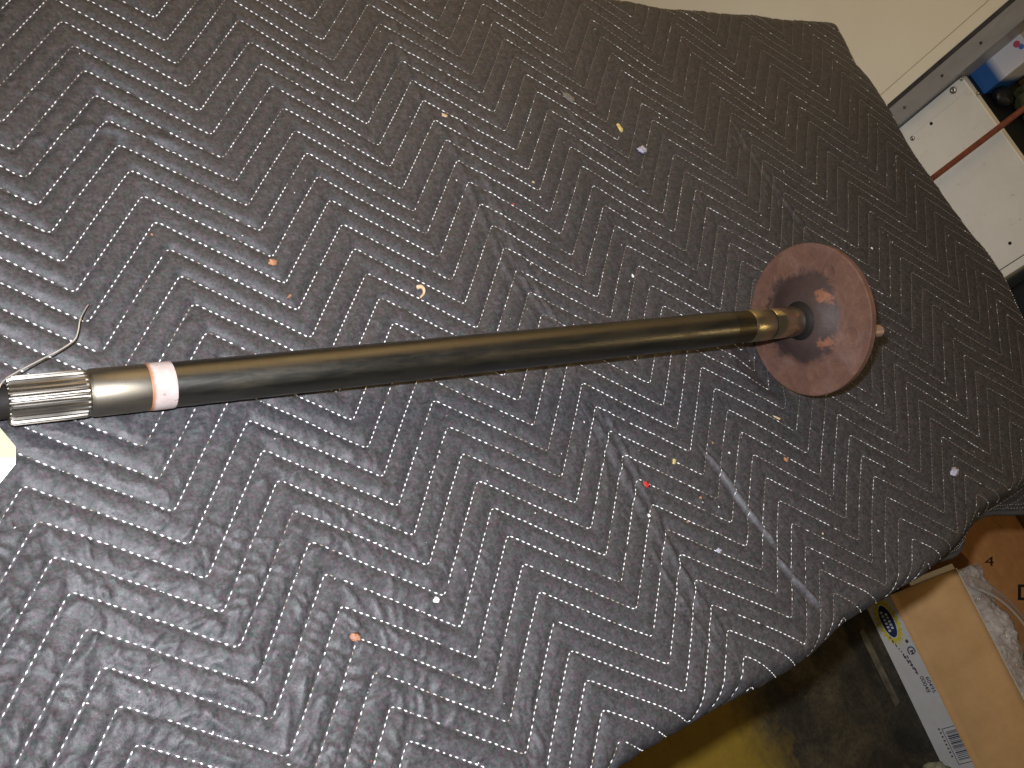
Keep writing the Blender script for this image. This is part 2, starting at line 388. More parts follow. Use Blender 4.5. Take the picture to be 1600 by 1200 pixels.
# white cabinet front with open top shelf
cb = empty('cabinet', (62, -12, -29), 'white laminate cabinet with screw heads beyond the far end of the table', 'cabinet')
v, f = box(55.0, 55.7, -17.75, -6.05, -29, 1.62); bevel(mk('front_panel', v, f, WHITE, cb), 0.05)
v, f = box(55.0, 72, -18.32, -17.80, -29, 1.60); bevel(mk('side_panel', v, f, WHITE, cb), 0.04)
v, f = box(55.72, 72, -17.78, 2, 0.9, 1.55); mk('top_board', v, f, BLACKP, cb)
v, f = box(54.96, 55.0, -7.02, -6.10, -29, 1.55); bevel(mk('edge_strip', v, f, WHITE, cb), 0.015)
def disc_on_x(X, y, z, r, prof, n=16):
    v, f = lathe([(a, b*r) for a, b in prof], n); return [(X-a, y+b, z+c_) for a, b, c_ in v], [q[::-1] for q in f]
for (px, py, r) in ((1490, 141, 0.24), (1426, 216, 0.17), (1544, 402, 0.19), (1503, 123, 0.14), (1528, 146, 0.12)):
    P = hitx(px, py, 55); X = 54.96 if P[1] > -7.02 else 55.0
    v, f = disc_on_x(X, P[1], P[2], r, [(0.0, 1.0), (0.05, 0.95), (0.10, 0.6), (0.12, 0.25), (0.07, 0.2), (0.07, 0.05)])
    mk('screw', v, f, SCREW, cb, smooth=True)
for (px, py) in ((1455, 193), (1578, 380)):
    P = hitx(px, py, 55); v, f = disc_on_x(55.0, P[1], P[2], 0.115, [(0.0, 1.0), (0.012, 0.9), (0.014, 0.3)])
    mk('screw_hole', v, f, DARK, cb)
# red-brown rod standing in front of the cabinet
v, f = tube([(54.4, -10.30, -29), (54.45, -10.30, -10), (54.5, -10.30, 4), (54.55, -10.33, 16)], 0.19, 12)
tag(mk('rod', v, f, RODM, base=(54.4, -10.3, -29), smooth=True), 'thin red brown rod standing upright against the white cabinet front', 'rod')

# things on the cabinet top
sb = empty('carton', (58, -6.2, 1.55), 'small white carton with blue base, behind the grey post on the cabinet', 'carton')
v, f = box(56.4, 59.4, -7.55, -3.6, 1.555, 5.35); bevel(mk('carton_body', v, f, BLUEW, sb), 0.05)
for k, (yy, zz, mm) in enumerate(((-6.35, 4.85, REDI), (-6.66, 4.98, BLUI))):
    v, f = disc_on_x(56.4, yy, zz, 0.22 if k == 0 else 0.17, [(0.004, 1.0), (0.008, 0.98), (0.009, 0.3)], 14)
    mk('printed_emblem', v, f, mm, sb)
def blob(c, rx, ry, rz, seed, amp=0.18, nu=28, nv=18, flat=None):
    V = []; Fc = []
    for i in range(nv+1):
        ph = math.pi*i/nv
        for j in range(nu):
            th = 2*math.pi*j/nu
            d = np.array([math.sin(ph)*math.cos(th), math.sin(ph)*math.sin(th), math.cos(ph)])
            k = 1+amp*float(noise(d[0]*1.7+d[2]*1.1, d[1]*1.7-d[2]*0.9, seed))+amp*0.5*float(noise(d[0]*4+d[2]*3, d[1]*4, seed+3))
            p = np.array([c[0]+rx*d[0]*k, c[1]+ry*d[1]*k, c[2]+rz*d[2]*k])
            if flat is not None: p[2] = max(p[2], flat)
            V.append(p)
    for i in range(nv):
        for j in range(nu):
            j2 = (j+1) % nu; Fc.append((i*nu+j, (i+1)*nu+j, (i+1)*nu+j2, i*nu+j2))
    return V, Fc
v, f = blob((57.6, -8.15, 2.0), 0.9, 0.75, 0.5, 2, 0.15, flat=1.56)
tag(mk('cap', v, f, BLACKP, smooth=True), 'small round black cap beside the blue base of the carton', 'cap')
v, f = blob((61.0, -9.6, 2.9), 2.6, 2.0, 1.9, 5, 0.4, flat=1.56)
tag(mk('cloth_bag', v, f, OLIVE, smooth=True), 'crumpled olive green cloth bag on the cabinet left of the rod', 'bag')
jar = empty('jar', (60.6, -7.1, 1.56), 'amber jar with bright metal lid behind the white and blue carton', 'jar')
v, f = lathe([(0, 0.95), (0.1, 1.05), (3.2, 1.05), (3.6, 0.7)], 24); v = [(63.6+b, -6.6+c_, 1.56+a) for a, b, c_ in v]
mk('jar_body', v, f, BRASS, jar, smooth=True)
v, f = lathe([(0, 0.76), (0.5, 0.78), (0.6, 0.7)], 24); v = [(63.6+b, -6.6+c_, 5.17+a) for a, b, c_ in v]
mk('jar_lid', v, f, SCREW, jar, smooth=True)
v, f = box(60.5, 65.5, -17.2, -11.6, 1.56, 4.6); bevel(tag(mk('wooden_crate', v, f, WOOD), 'brown wooden block on the cabinet behind the rod', 'block'), 0.1)
v, f = box(73, 74, -60, 4, -29, 40); tag(mk('plank_wall', v, f, WOOD, base=(73.5, -28, -29)), 'dim brown board wall far behind the cabinet top', 'wall')
# added black block, stands in for the unlit void beside the cabinet
bn = empty('bin', (63, -26, -29), 'tall black block covering the unlit gap beside the white cabinet', 'bin')
v, f = box(57.5, 70, -31, -18.9, -29, 1.0); bevel(mk('dark_block_body', v, f, BLACKP, bn), 0.4, 3)
v, f = box(57.0, 70.5, -31.4, -18.6, 1.0, 2.0); bevel(mk('dark_block_top', v, f, BLACKP, bn), 0.3, 3)

# ------------------------------------------------------------------ cardboard boxes on the floor
wr = np.array([-0.16, -0.987, 0.0]); wr /= np.linalg.norm(wr)          # along the white side, to its reader's right
wn = np.array([-0.987, 0.16, 0.0]); wn /= np.linalg.norm(wn)           # out of the white side
up = np.array([0, 0, 1.0])
C0 = np.array([57.9, -34.4, -29.0])
LB, DB, HB = 15.5, 4.7, 9.0
bx = empty('open_box', C0+wr*7-wn*2, 'white printed cardboard box with its tan flap hanging open', 'box')
tk = 0.14
v, f = obox(C0, wr*LB, -wn*tk, up*HB); mk('front_wall', v, f, BOXW, bx)
v, f = obox(C0-wn*(DB-tk), wr*LB, -wn*tk, up*(HB-3.2)); mk('rear_wall', v, f, TAN, bx)
v, f = obox(C0-wn*(tk+0.004), wr*tk, -wn*(DB-2*tk-0.008), up*(HB-3.0)); mk('end_wall', v, f, BOXW, bx)
v, f = obox(C0-wn*(tk+0.004)+wr*(LB-tk), wr*tk, -wn*(DB-2*tk-0.008), up*HB); mk('end_wall', v, f, BOXW, bx)
v, f = obox(C0-wn*(tk+0.004)+wr*(tk+0.004)+up*0.01, wr*(LB-2*tk-0.008), -wn*(DB-2*tk-0.008), up*0.12); mk('bottom', v, f, TAN, bx)
# hanging flap: a gently curved sheet, tan inside face up, white face down
hz = C0+up*(HB+0.01)
nu, nv = 24, 10; V = []; Fc = []; mid = []
drop = np.array([3.05, -4.15])      # out, down at the lower edge
for sgn in (0, 1):
    for j in range(nv+1):
        t = j/nv
        for i in range(nu+1):
            s = i/nu
            bow = 0.30*math.sin(math.pi*t)+0.10*math.sin(3*s+1)*t
            p = hz+wr*(s*LB+0.05)+wn*(drop[0]*t+0.9*bow)+up*(drop[1]*t+0.55*bow)
            if sgn: p = p-(wn*0.8+up*0.55)*tk*0.8
            V.append(p)
n1 = (nv+1)*(nu+1)
for sgn in (0, 1):
    for j in range(nv):
        for i in range(nu):
            a = sgn*n1+j*(nu+1)+i; q = (a, a+nu+1, a+nu+2, a+1)
            Fc.append(q if not sgn else q[::-1]); mid.append(sgn)
rim = [j*(nu+1) for j in range(nv+1)]+[nv*(nu+1)+i for i in range(1, nu+1)]+[j*(nu+1)+nu for j in range(nv-1, -1, -1)]+[i for i in range(nu-1, 0, -1)]
for a, b in zip(rim, rim[1:]+rim[:1]): Fc.append((a, b, b+n1, a+n1)); mid.append(0)
mk('flap', V, Fc, TAN, bx, mats=[TAN, BOXW], midx=mid, smooth=True)
v, f = obox(C0+wn*0.05+up*(HB-0.16), wn*2.2-up*2.6, -wr*0.42, up*0.1); mk('flap_lining', v, f, BOXW, bx)
# print on the white side
def wallpt(px, py, off=0.012): return hitplane(px, py, C0+wn*off, wn)
def wall_la(px, py):
    P = wallpt(px, py)-C0; return float(P @ wr), float(P[2])
def flat_poly(name, pts, mat, parent, off, org=C0, ax=wr, ay=up, nn=wn, th=0.006):
    P = [org+ax*a+ay*b+nn*off for a, b in pts]; Q = [p+nn*th for p in P]; n = len(P)
    Fc = [tuple(range(n, 2*n)), tuple(range(n))[::-1]]+[(i, (i+1) % n, (i+1) % n+n, i+n) for i in range(n)]
    return mk(name, P+Q, Fc, mat, parent)
def text(name, s, size, org, ax, ay, mat, parent, shear=0.0, bold=0.0, sx=1.0):
    cu = bpy.data.curves.new('t', 'FONT'); cu.body = s; cu.size = 1.0; cu.extrude = 0.004; cu.offset = bold; cu.align_x = 'CENTER'; cu.align_y = 'CENTER'
    o = bpy.data.objects.new('t', cu); col.objects.link(o)
    me = bpy.data.meshes.new_from_object(o.evaluated_get(bpy.context.evaluated_depsgraph_get()))
    V = np.array([v_.co[:] for v_ in me.vertices]); Fc = [tuple(p.vertices) for p in me.polygons]
    bpy.data.objects.remove(o); bpy.data.curves.remove(cu); bpy.data.meshes.remove(me)
    nn = np.cross(ax, ay); nn = nn/np.linalg.norm(nn)
    W = [np.asarray(org)+ax*(q[0]*size*sx)+ay*(q[1]*size)+nn*q[2]*0.8 for q in V]
    return mk(name, W, Fc, mat, parent)
lx, lz = wall_la(1387, 971)
star = []
for k in range(48):
    th = 2*math.pi*k/48; r = 1.0 if k % 2 else 1.28
    star.append((lx+1.62*r*math.cos(th), lz+0.86*r*math.sin(th)))
flat_poly('printed_starburst', star, YEL, bx, 0.004)
flat_poly('printed_oval', [(lx+1.40*math.cos(q), lz+0.66*math.sin(q)) for q in np.linspace(0, 2*math.pi, 36, endpoint=False)], PALE, bx, 0.012)
flat_poly('printed_oval', [(lx+1.32*math.cos(q), lz+0.59*math.sin(q)) for q in np.linspace(0, 2*math.pi, 36, endpoint=False)], INKB, bx, 0.020)
for row, (z0, xs) in enumerate(((0.16, (-0.55, -0.28, 0.02, 0.3, 0.56)), (-0.20, (-0.8, -0.5, -0.2, 0.1, 0.4, 0.7)))):
    for q in xs:
        flat_poly('printed_mark', [(lx+q-0.09, lz+z0-0.11), (lx+q+0.09, lz+z0-0.11), (lx+q+0.12, lz+z0+0.11), (lx+q-0.06, lz+z0+0.11)], PALE, bx, 0.028)
# certification mark and rows of small print
cx_, cz_ = wall_la(1424, 1017)
flat_poly('printed_mark', [(cx_+0.36*math.cos(q), cz_+0.36*math.sin(q)) for q in np.linspace(0.9, 5.4, 18)]+[(cx_+0.26*math.cos(q), cz_+0.26*math.sin(q)) for q in np.linspace(5.4, 0.9, 18)], INKB, bx, 0.006)
text('printed_letter', 'M', 0.50, C0+wr*(cx_+0.12)+up*cz_+wn*0.008, wr, up, INKG, bx, bold=0.02)
cx_, cz_ = wall_la(1417, 1002)
flat_poly('printed_mark', [(cx_+0.15*math.cos(q), cz_+0.15*math.sin(q)) for q in np.linspace(0, 2*math.pi, 14, endpoint=False)], INKG, bx, 0.006)
for (a_, b_) in (((1390, 995), (1432, 1047)), ((1411, 1022), (1431, 1050)), ((1417, 1024), (1433, 1051))):
    l0, h0 = wall_la(*a_); l1, h1 = wall_la(*b_); t = 0.0; L_ = l1-l0
    while t < L_:
        wd = random.uniform(0.10, 0.38)
        hh = h0+(h1-h0)*t/L_
        flat_poly('printed_mark', [(l0+t, hh-0.055), (l0+t+wd, hh-0.055), (l0+t+wd, hh+0.055), (l0+t, hh+0.055)], INKG, bx, 0.006); t += wd+random.uniform(0.08, 0.2)
l0, h0 = wall_la(1450, 1069)
text('printed_number', '60495', 0.50, C0+wr*(l0+0.10)+up*(h0+0.20)+wn*0.008, wr, up, INKG, bx, bold=0.012, sx=1.05)
text('printed_number', '00048', 0.50, C0+wr*(l0-0.05)+up*(h0-0.27)+wn*0.008, wr, up, INKG, bx, bold=0.012, sx=1.05)
# barcode frame and bars
l0, h0 = wall_la(1471, 1139); l1, h1 = wall_la(1503, 1194); hb = min(h0, h1)
fr = 0.05
for q in (((l0, hb), (l1, hb), (l1, hb+fr), (l0, hb+fr)), ((l0, hb+fr), (l0+fr, hb+fr), (l0+fr, hb+1.7), (l0, hb+1.7)), ((l1-fr, hb+fr), (l1, hb+fr), (l1, hb+1.7), (l1-fr, hb+1.7))):
    flat_poly('barcode_frame', q, INKB, bx, 0.006)
t = l0+0.28
while t < l1-0.28:
    wd = random.choice((0.03, 0.05, 0.09))
    flat_poly('barcode_bar', ((t, hb+0.22), (t+wd, hb+0.22), (t+wd, hb+1.6), (t, hb+1.6)), INKB, bx, 0.006); t += wd+random.choice((0.03, 0.05, 0.08))
t = l0-0.1
while t < l1-0.6:
    flat_poly('printed_mark', ((t, hb-0.30), (t+0.14, hb-0.30), (t+0.14, hb-0.14), (t, hb-0.14)), INKG, bx, 0.006); t += 0.3
# clear film crammed into the box
V = []; Fc = []; nu, nv = 90, 44
cxy = np.array([54.73, -42.14])
for j in range(nv+1):
    for i in range(nu+1):
        s = 0.15+(LB-0.3)*i/nu; t = 0.16+(DB-0.34)*j/nv
        P = C0+wr*s-wn*t; x, y = P[0], P[1]
        z = -21.2+0.8*math.sin(math.pi*j/nv)+0.55*float(noise(x*0.55, y*0.55, 4))+0.30*abs(float(noise(x*1.5, y*1.3, 9)))+0.12*float(noise(x*4, y*4, 12))
        V.append((x, y, z))
for j in range(nv):
    for i in range(nu):
        a = j*(nu+1)+i; Fc.append((a, a+1, a+nu+2, a+nu+1))
tag(mk('plastic_bag', V, Fc, FILM, smooth=True), 'crumpled clear plastic bag stuffed in the white box', 'bag')
# clear round lid lying on the bag: rim and skirt
V = []; Fc = []; prof = [(7.2, -19.55), (7.53, -19.35), (7.62, -19.42), (7.3, -19.7), (6.3, -19.25), (5.6, -19.0), (5.45, -18.85), (5.3, -19.0)]
prof = [(7.55, -20.12), (7.62, -19.98), (7.50, -19.93), (6.62, -19.72), (6.50, -19.60), (6.38, -19.72)]
ths = np.linspace(-0.42, 0.98, 60)
for r_, z_ in prof:
    for th in ths: V.append((cxy[0]+r_*math.cos(th), cxy[1]+0.35+r_*math.sin(th), z_+0.12*math.sin(3*th)))
nt = len(ths)
for i in range(len(prof)-1):
    for k in range(nt-1): Fc.append((i*nt+k, i*nt+k+1, (i+1)*nt+k+1, (i+1)*nt+k))
tag(mk('plastic_lid', V, Fc, RIM, smooth=True), 'clear plastic lid with curved rim beside the orange carton', 'clear_lid')
# second carton, orange kraft
e0 = np.array([62.9, -34.2, -29.0]); ea = np.array([2.6, -6.3, 0]); ea /= np.linalg.norm(ea); eb = np.array([-ea[1], ea[0], 0])
ob = empty('closed_box', e0+ea*8+eb*6, 'orange brown cardboard box marked with a black 4', 'box')
v, f = obox(e0-ea*1.0, ea*17, eb*13, up*6.85); bevel(mk('box_body', v, f, KRAFT, ob), 0.06)
v, f = obox(e0-ea*1.0+up*6.86, ea*17, eb*6.45, up*0.14); mk('top_flap', v, f, KRAFT, ob)
v, f = obox(e0-ea*1.0+eb*6.5+up*6.86, ea*17, eb*6.5, up*0.14); mk('top_flap', v, f, KRAFT, ob)
zt = -22.0
def frame_at(px, py, z):
    P = hit(px, py, z); a = hit(px+4, py, z)-P; b = hit(px, py-4, z)-P
    return P, a/np.linalg.norm(a), b/np.linalg.norm(b), np.linalg.norm(a)/4, np.linalg.norm(b)/4
P, ax_, ay_, ka, kb = frame_at(1546, 878, zt)
sz = 15*kb/0.70
text('printed_number', '4', sz, P+up*0.014, ax_, ay_, INKK, ob, bold=0.0, sx=17*ka/0.55/sz)
P, ax_, ay_, ka, kb = frame_at(1602, 927, zt); sz = 24*kb/0.70
text('printed_letter', 'D', sz, P+up*0.014, ax_, ay_, INKK, ob, bold=0.02, sx=22*ka/0.6/sz)
# dark gap: foil scrap between the boxes
v, f = blob(hit(1517, 901, -25.5)+np.array([0, 0, 0]), 0.5, 0.6, 0.35, 8, 0.5)
tag(mk('foil_scrap', v, f, WIRE), 'shiny scrap of foil in the dark gap between the two boxes', 'scrap')
# strip of scuffed plastic and crumpled paper on the floor by the white box
a0 = hit(1346, 985, -28.9); a1 = hit(1403, 1102, -28.9)
v, f = obox(a0-[0.3, 0, 0.1], (a1-a0), np.array([0.7, 0.1, 0]), up*0.12)
tag(bevel(mk('plastic_strip', v, f, STRIP), 0.05), 'scuffed brown strip lying on the floor beside the white box', 'strip')
v, f = blob(hit(1466, 1217, -28), 1.3, 1.3, 1.1, 11, 0.25, flat=-29)
tag(mk('paper_ball', v, f, PAPER, smooth=True), 'round cream paper wad on the floor by the barcode corner', 'paper')

# ------------------------------------------------------------------ folding table under the blanket
tb = empty('table', (11, -14, -29), 'long folding table hidden under the black quilted blanket', 'table')
pl_ = [(-26, -28.0), (45.2, -28.0), (46.2, -0.9), (9, 1.6), (-26, 1.8)]
v = [(*q, -1.5) for q in pl_]+[(*q, -0.46) for q in pl_]; f = [tuple(range(5))[::-1], tuple(range(5, 10))]+[(i, (i+1) % 5, (i+1) % 5+5, i+5) for i in range(5)]
bevel(mk('table_top', v, f, WOOD, tb), 0.15)
for x in (-18, 38):
    for y in (-25, -3):
        v, f = tube([(x, y, -29), (x, y, -1.5)], 0.55, 12); mk('leg', v, f, POST, tb, smooth=True)
    v, f = tube([(x, -25, -8), (x, -3, -8)], 0.35, 8); mk('crossbar', v, f, POST, tb, smooth=True)

# ------------------------------------------------------------------ the quilted blanket
PA, PB = 3.16188, 2.95037          # half period and height of the zigzag, rows one inch apart
WG = {8: (0, 0, 5, 0), 0: 0}
gu = np.arange(-4, 33, 4.0); gv = np.arange(-36, 9, 4.0)
GX = np.array([[0,0,8,8,1,-6,-7,-1,4,5,2,0],[0,1,12,7,-4,-10,-9,-3,4,7,5,0],[0,7,15,7,-2,-7,-6,-2,6,9,6,0],[0,15,22,13,6,-5,-6,-1,7,10,6,0],
               [0,13,19,14,8,-3,-5,-1,4,9,8,0],[0,10,17,11,2,-1,-3,-2,1,7,4,0],[0,-7,-14,-9,-1,0,0,0,0,0,0,0],[0,-10,-18,-11,-1,0,0,0,0,0,0,0],[0,-1,-4,-2,0,0,0,0,0,0,0,0],[0]*12])/100
GY = np.array([[0,0,-1,-1,-1,-1,1,1,2,-2,-1,0],[0,0,0,0,1,1,4,4,2,-3,-2,0],[0,-3,-6,-4,-1,1,4,5,2,-1,0,0],[0,-4,-7,-7,-6,-4,-3,-1,-1,-2,0,0],
               [0,-4,-7,-8,-6,-5,-4,-2,-5,-8,-4,0],[0,-1,-3,-6,-2,-1,-2,-1,-6,-8,-2,0],[0,0,-3,-5,-1,0,0,0,0,0,0,0],[0,-1,-3,-5,-1,0,0,0,0,0,0,0],[0,0,-1,-1,0,0,0,0,0,0,0,0],[0]*12])/100
def bil(G, u, v):
    a = np.clip((u-gu[0])/4, 0, len(gu)-1.001); b = np.clip((v-gv[0])/4, 0, len(gv)-1.001)
    i = a.astype(int); j = b.astype(int); fa = a-i; fb = b-j
    fa = fa*fa*(3-2*fa); fb = fb*fb*(3-2*fb)
    return (G[i, j]*(1-fa)+G[i+1, j]*fa)*(1-fb)+(G[i, j+1]*(1-fa)+G[i+1, j+1]*fa)*fb
def zz(u):
    t = np.mod(u/PA, 2.0); return -PB*(1-np.abs(t-1))      # 0 at peaks (even), -PB at valleys
def zzr(u):                                                 # corners very slightly rounded as a needle turns
    e = 0.07; return 0.5*(zz(u-e)+zz(u+e))
AX = np.array([22.86, -18.338, 2.863]); AD = np.array([-0.981, 0.18, -0.074]); AD /= np.linalg.norm(AD)
creases = []; WORN_SHEEN = None
def cr(pts, wdt, amp, worn_sheen=0.0):
    P = catmull([hit(*q)[:2] for q in pts], 10); creases.append((P, wdt, amp, worn_sheen))
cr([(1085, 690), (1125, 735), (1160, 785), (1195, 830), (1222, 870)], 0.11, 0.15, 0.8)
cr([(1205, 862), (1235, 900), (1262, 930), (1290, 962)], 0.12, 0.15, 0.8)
cr([(612, 0), (640, 120), (700, 225), (745, 320), (800, 440), (850, 520)], 0.16, 0.06)
cr([(690, 130), (735, 230), (790, 350), (850, 470), (905, 560)], 0.14, 0.045)
cr([(900, 620), (950, 690), (985, 760), (1040, 850), (1085, 930), (1125, 1000)], 0.18, 0.09)
cr([(930, 610), (975, 700), (1010, 770), (1060, 880), (1110, 960), (1145, 1030)], 0.12, 0.06)
cr([(1010, 835), (1040, 900), (1090, 980), (1130, 1050)], 0.10, 0.05)
cr([(0, 205), (60, 218), (130, 200), (200, 208), (270, 222), (330, 245)], 0.16, 0.07)
cr([(0, 140), (60, 145), (120, 165), (150, 180)], 0.10, 0.05)
cr([(1140, 180), (1175, 240), (1215, 300), (1250, 345), (1290, 400)], 0.15, 0.09)
cr([(870, 150), (900, 190), (935, 225), (990, 262)], 0.12, 0.05)
cr([(930, 640), (945, 730), (950, 800)], 0.09, 0.05)
cr([(815, 430), (840, 475), (862, 500)], 0.10, 0.06)
cr([(1040, 800), (1100, 835), (1180, 830), (1230, 860)], 0.2, 0.05)
def hair(p0, p1, n, jit, wd, am, wsn, seed):
    r_ = random.Random(seed)
    for _ in range(n):
        t = r_.random(); x = p0[0]+(p1[0]-p0[0])*t+r_.gauss(0, jit); y = p0[1]+(p1[1]-p0[1])*t+r_.gauss(0, jit)
        L_ = r_.uniform(14, 42); a = math.atan2(p1[1]-p0[1], p1[0]-p0[0])+r_.gauss(0.05, 0.16)
        b_ = r_.gauss(0, 4)
        cr([(x, y), (x+math.cos(a)*L_*0.5+b_, y+math.sin(a)*L_*0.5-b_), (x+math.cos(a)*L_, y+math.sin(a)*L_)], wd*r_.uniform(0.7, 1.4), am*r_.uniform(0.5, 1.3), wsn*r_.uniform(0.3, 1.0))
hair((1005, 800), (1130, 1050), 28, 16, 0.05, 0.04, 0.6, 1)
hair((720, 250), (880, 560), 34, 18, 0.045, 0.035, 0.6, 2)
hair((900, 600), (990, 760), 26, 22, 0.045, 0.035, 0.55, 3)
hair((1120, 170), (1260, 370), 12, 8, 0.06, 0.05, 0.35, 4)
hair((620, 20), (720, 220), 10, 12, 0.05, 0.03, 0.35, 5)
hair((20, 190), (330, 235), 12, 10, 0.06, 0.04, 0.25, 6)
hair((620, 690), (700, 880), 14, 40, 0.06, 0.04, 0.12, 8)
EX0, EY0, EY1 = 45.9, -28.35, 0.75
def height(u, v, X, Y, fine=True):
    fr = np.mod(v-zzr(u), 1.0)
    near = np.clip(1-(X+2)/22, 0, 1)
    amp = (0.030+0.088*near)*(1+0.45*noise(X*0.33, Y*0.33, 1))
    amp = np.maximum(amp, 0.02)
    puff = np.power(np.clip((4*fr*(1-fr)-0.16)/0.84, 0, 1), 0.70)*amp
    q = 4*fr*(1-fr)
    keep = np.clip(q*2.2, 0, 1)
    h = puff+0.16*noise(X*0.11, Y*0.11, 2)+0.07*noise(X*0.27, Y*0.25, 3)
    # cloth wrinkles: fine folds, strongest at the near lower left
    wr_ = np.clip(0.25+0.9*np.clip((-13-Y)/8, 0, 1)*np.clip((8-X)/9, 0, 1)+0.35*np.clip((-4-X)/4+0.3, 0, 1), 0, 1.1)
    a = X*0.8-Y*0.6; b = X*0.6+Y*0.8
    wx1 = noise(a*0.5, b*0.5, 21)*1.2; wx2 = noise(a*0.5, b*0.5, 22)*1.2
    f1 = 1-np.abs(noise((a+wx1)*0.55, (b+wx2)*1.5, 5))*2.2
    f2 = 1-np.abs(noise((b+wx2)*0.7, (a+wx1)*1.9, 6))*2.2
    f3 = noise(X*3.1+wx1*2, Y*2.7+wx2*2, 7)
    h = h+(0.085*np.clip(f1, 0, 1)**4+0.075*np.clip(f2, 0, 1)**4+0.022*f3)*wr_*(0.35+0.65*keep)
    # long creases
    for P, wdt, am, wsh in creases:
        lo = P.min(0)-1; hi = P.max(0)+1
        msk = (X > lo[0]) & (X < hi[0]) & (Y > lo[1]) & (Y < hi[1])
        if not msk.any(): continue
        xs = X[msk]; ys = Y[msk]; d = np.full(xs.shape, 9.0); tt = np.zeros(xs.shape)
        for k in range(len(P)-1):
            p, q_ = P[k], P[k+1]; e = q_-p; L2 = e@e
            s = np.clip(((xs-p[0])*e[0]+(ys-p[1])*e[1])/L2, 0, 1)
            dd = np.hypot(xs-p[0]-s*e[0], ys-p[1]-s*e[1]); bt = dd < d
            d = np.where(bt, dd, d); tt = np.where(bt, (k+s)/(len(P)-1), tt)
        wob = 0.8+0.3*noise(xs*0.7, ys*0.7, 31)
        taper = np.clip(np.minimum(tt, 1-tt)*5, 0, 1)
        h2 = h[msk]; wl_ = wdt*(0.35+0.65*taper); h2 += am*wob*taper*np.exp(-(d/wl_)**2)-am*0.3*taper*np.exp(-((d-2.0*wl_)/(1.2*wl_))**2); h[msk] = h2
        if wsh and WORN_SHEEN is not None: WORN_SHEEN[msk] = np.maximum(WORN_SHEEN[msk], wsh*np.clip(taper*1.5, 0, 1)*np.clip((1.05-d/wl_)*4, 0, 1))
    # pressed under the shaft and the flange
    sA = (AX[0]-X)*(-AD[0]/(AD[0]**2+AD[1]**2))*-1
    sA = ((X-AX[0])*AD[0]+(Y-AX[1])*AD[1])/(AD[0]**2+AD[1]**2)
    ds = np.abs(-(X-AX[0])*AD[1]+(Y-AX[1])*AD[0])/math.hypot(AD[0], AD[1])
    zb = AX[2]+sA*AD[2]-0.66+0.9*np.maximum(ds-0.25, 0)**2
    inb = (sA > 0.3) & (sA < 31.5) & (ds < 1.4)
    h = np.where(inb, np.minimum(h, zb), h)
    dfl = np.abs(sA+0.2); zf = AX[2]-3.14+0.10*np.maximum(ds-0.2, 0)**2+np.maximum(dfl-0.5, 0)*0.25
    h = np.where((dfl < 2.5) & (ds < 3), np.minimum(h, zf), h)
    return h
def surf(u, v, off=0.0):
    u = np.asarray(u, float); v = np.asarray(v, float)
    X = u+bil(GX, u, v); Y = v+bil(GY, u, v)
    h = height(u, v, X, Y)+off
    ex = np.interp(Y, [-29, -24, -21.7, -18.9, -12.5, -6.6, -4.4, -3.4, -0.5], [45.6, 45.4, 45.6, 46.5, 46.3, 46.7, 46.9, 46.5, 47.5])+0.12*noise(Y*0.5, Y*0+0.3, 41)
    ey0 = EY0+0.30+0.12*noise(X*0.25, X*0+0.7, 42)-0.68*np.exp(-((X-26.3)/4.6)**2)-0.50*np.exp(-((X-15.8)/3.2)**2)-0.38*np.exp(-((X-20.6)/2.6)**2)-0.35*np.clip((X-33)/8, 0, 1)
    ey1 = np.minimum(2.3, 0.75-(X-29)*0.066)+0.12*noise(X*0.2, X*0+0.7, 43)
    ox = np.maximum(0, X-ex); oy0 = np.maximum(0, ey0-Y); oy1 = np.maximum(0, Y-ey1); oy = oy1-oy0
    o = np.hypot(ox, oy); r = 0.75
    dx = np.where(o > 0, ox/np.maximum(o, 1e-6), 0); dy = np.where(o > 0, oy/np.maximum(o, 1e-6), 0)
    amax = 1.5; arc = np.minimum(o/r, amax); rest = np.maximum(0, o-r*amax)
    flare = 1.62+0.12*noise(X*0.35, Y*0.35, 44)-0.62*np.exp(-((X-31.3)/2.4)**2)*(oy0 > 0)-0.9*np.exp(-((X-40)/4.0)**2)*(oy0 > 0)
    out_ = r*np.sin(arc)+rest*np.cos(flare)
    dn = r*(1-np.cos(arc))+rest*np.sin(flare)
    nx = np.sin(arc); nz = np.cos(arc)
    bx_ = np.where(o > 0, X-ox, X); by_ = np.where(o > 0, Y-oy, Y)
    return np.stack([bx_+dx*(out_+nx*h), by_+dy*(out_+nx*h), -dn+nz*h], -1)
U0, U1, V0, V1 = -24.0, 48.6, -31.3, 4.2
NU, NV = 960, 470
uu, vv = np.meshgrid(np.linspace(U0, U1, NU), np.linspace(V0, V1, NV), indexing='ij')
WORN_SHEEN = np.zeros(uu.shape); PTS = surf(uu, vv).reshape(-1, 3); WV = WORN_SHEEN.ravel().astype(np.float32); WORN_SHEEN = None
bl = empty('moving_blanket', (11, -14, -0.4), 'black quilted moving blanket with white zigzag stitching spread over the table', 'blanket')
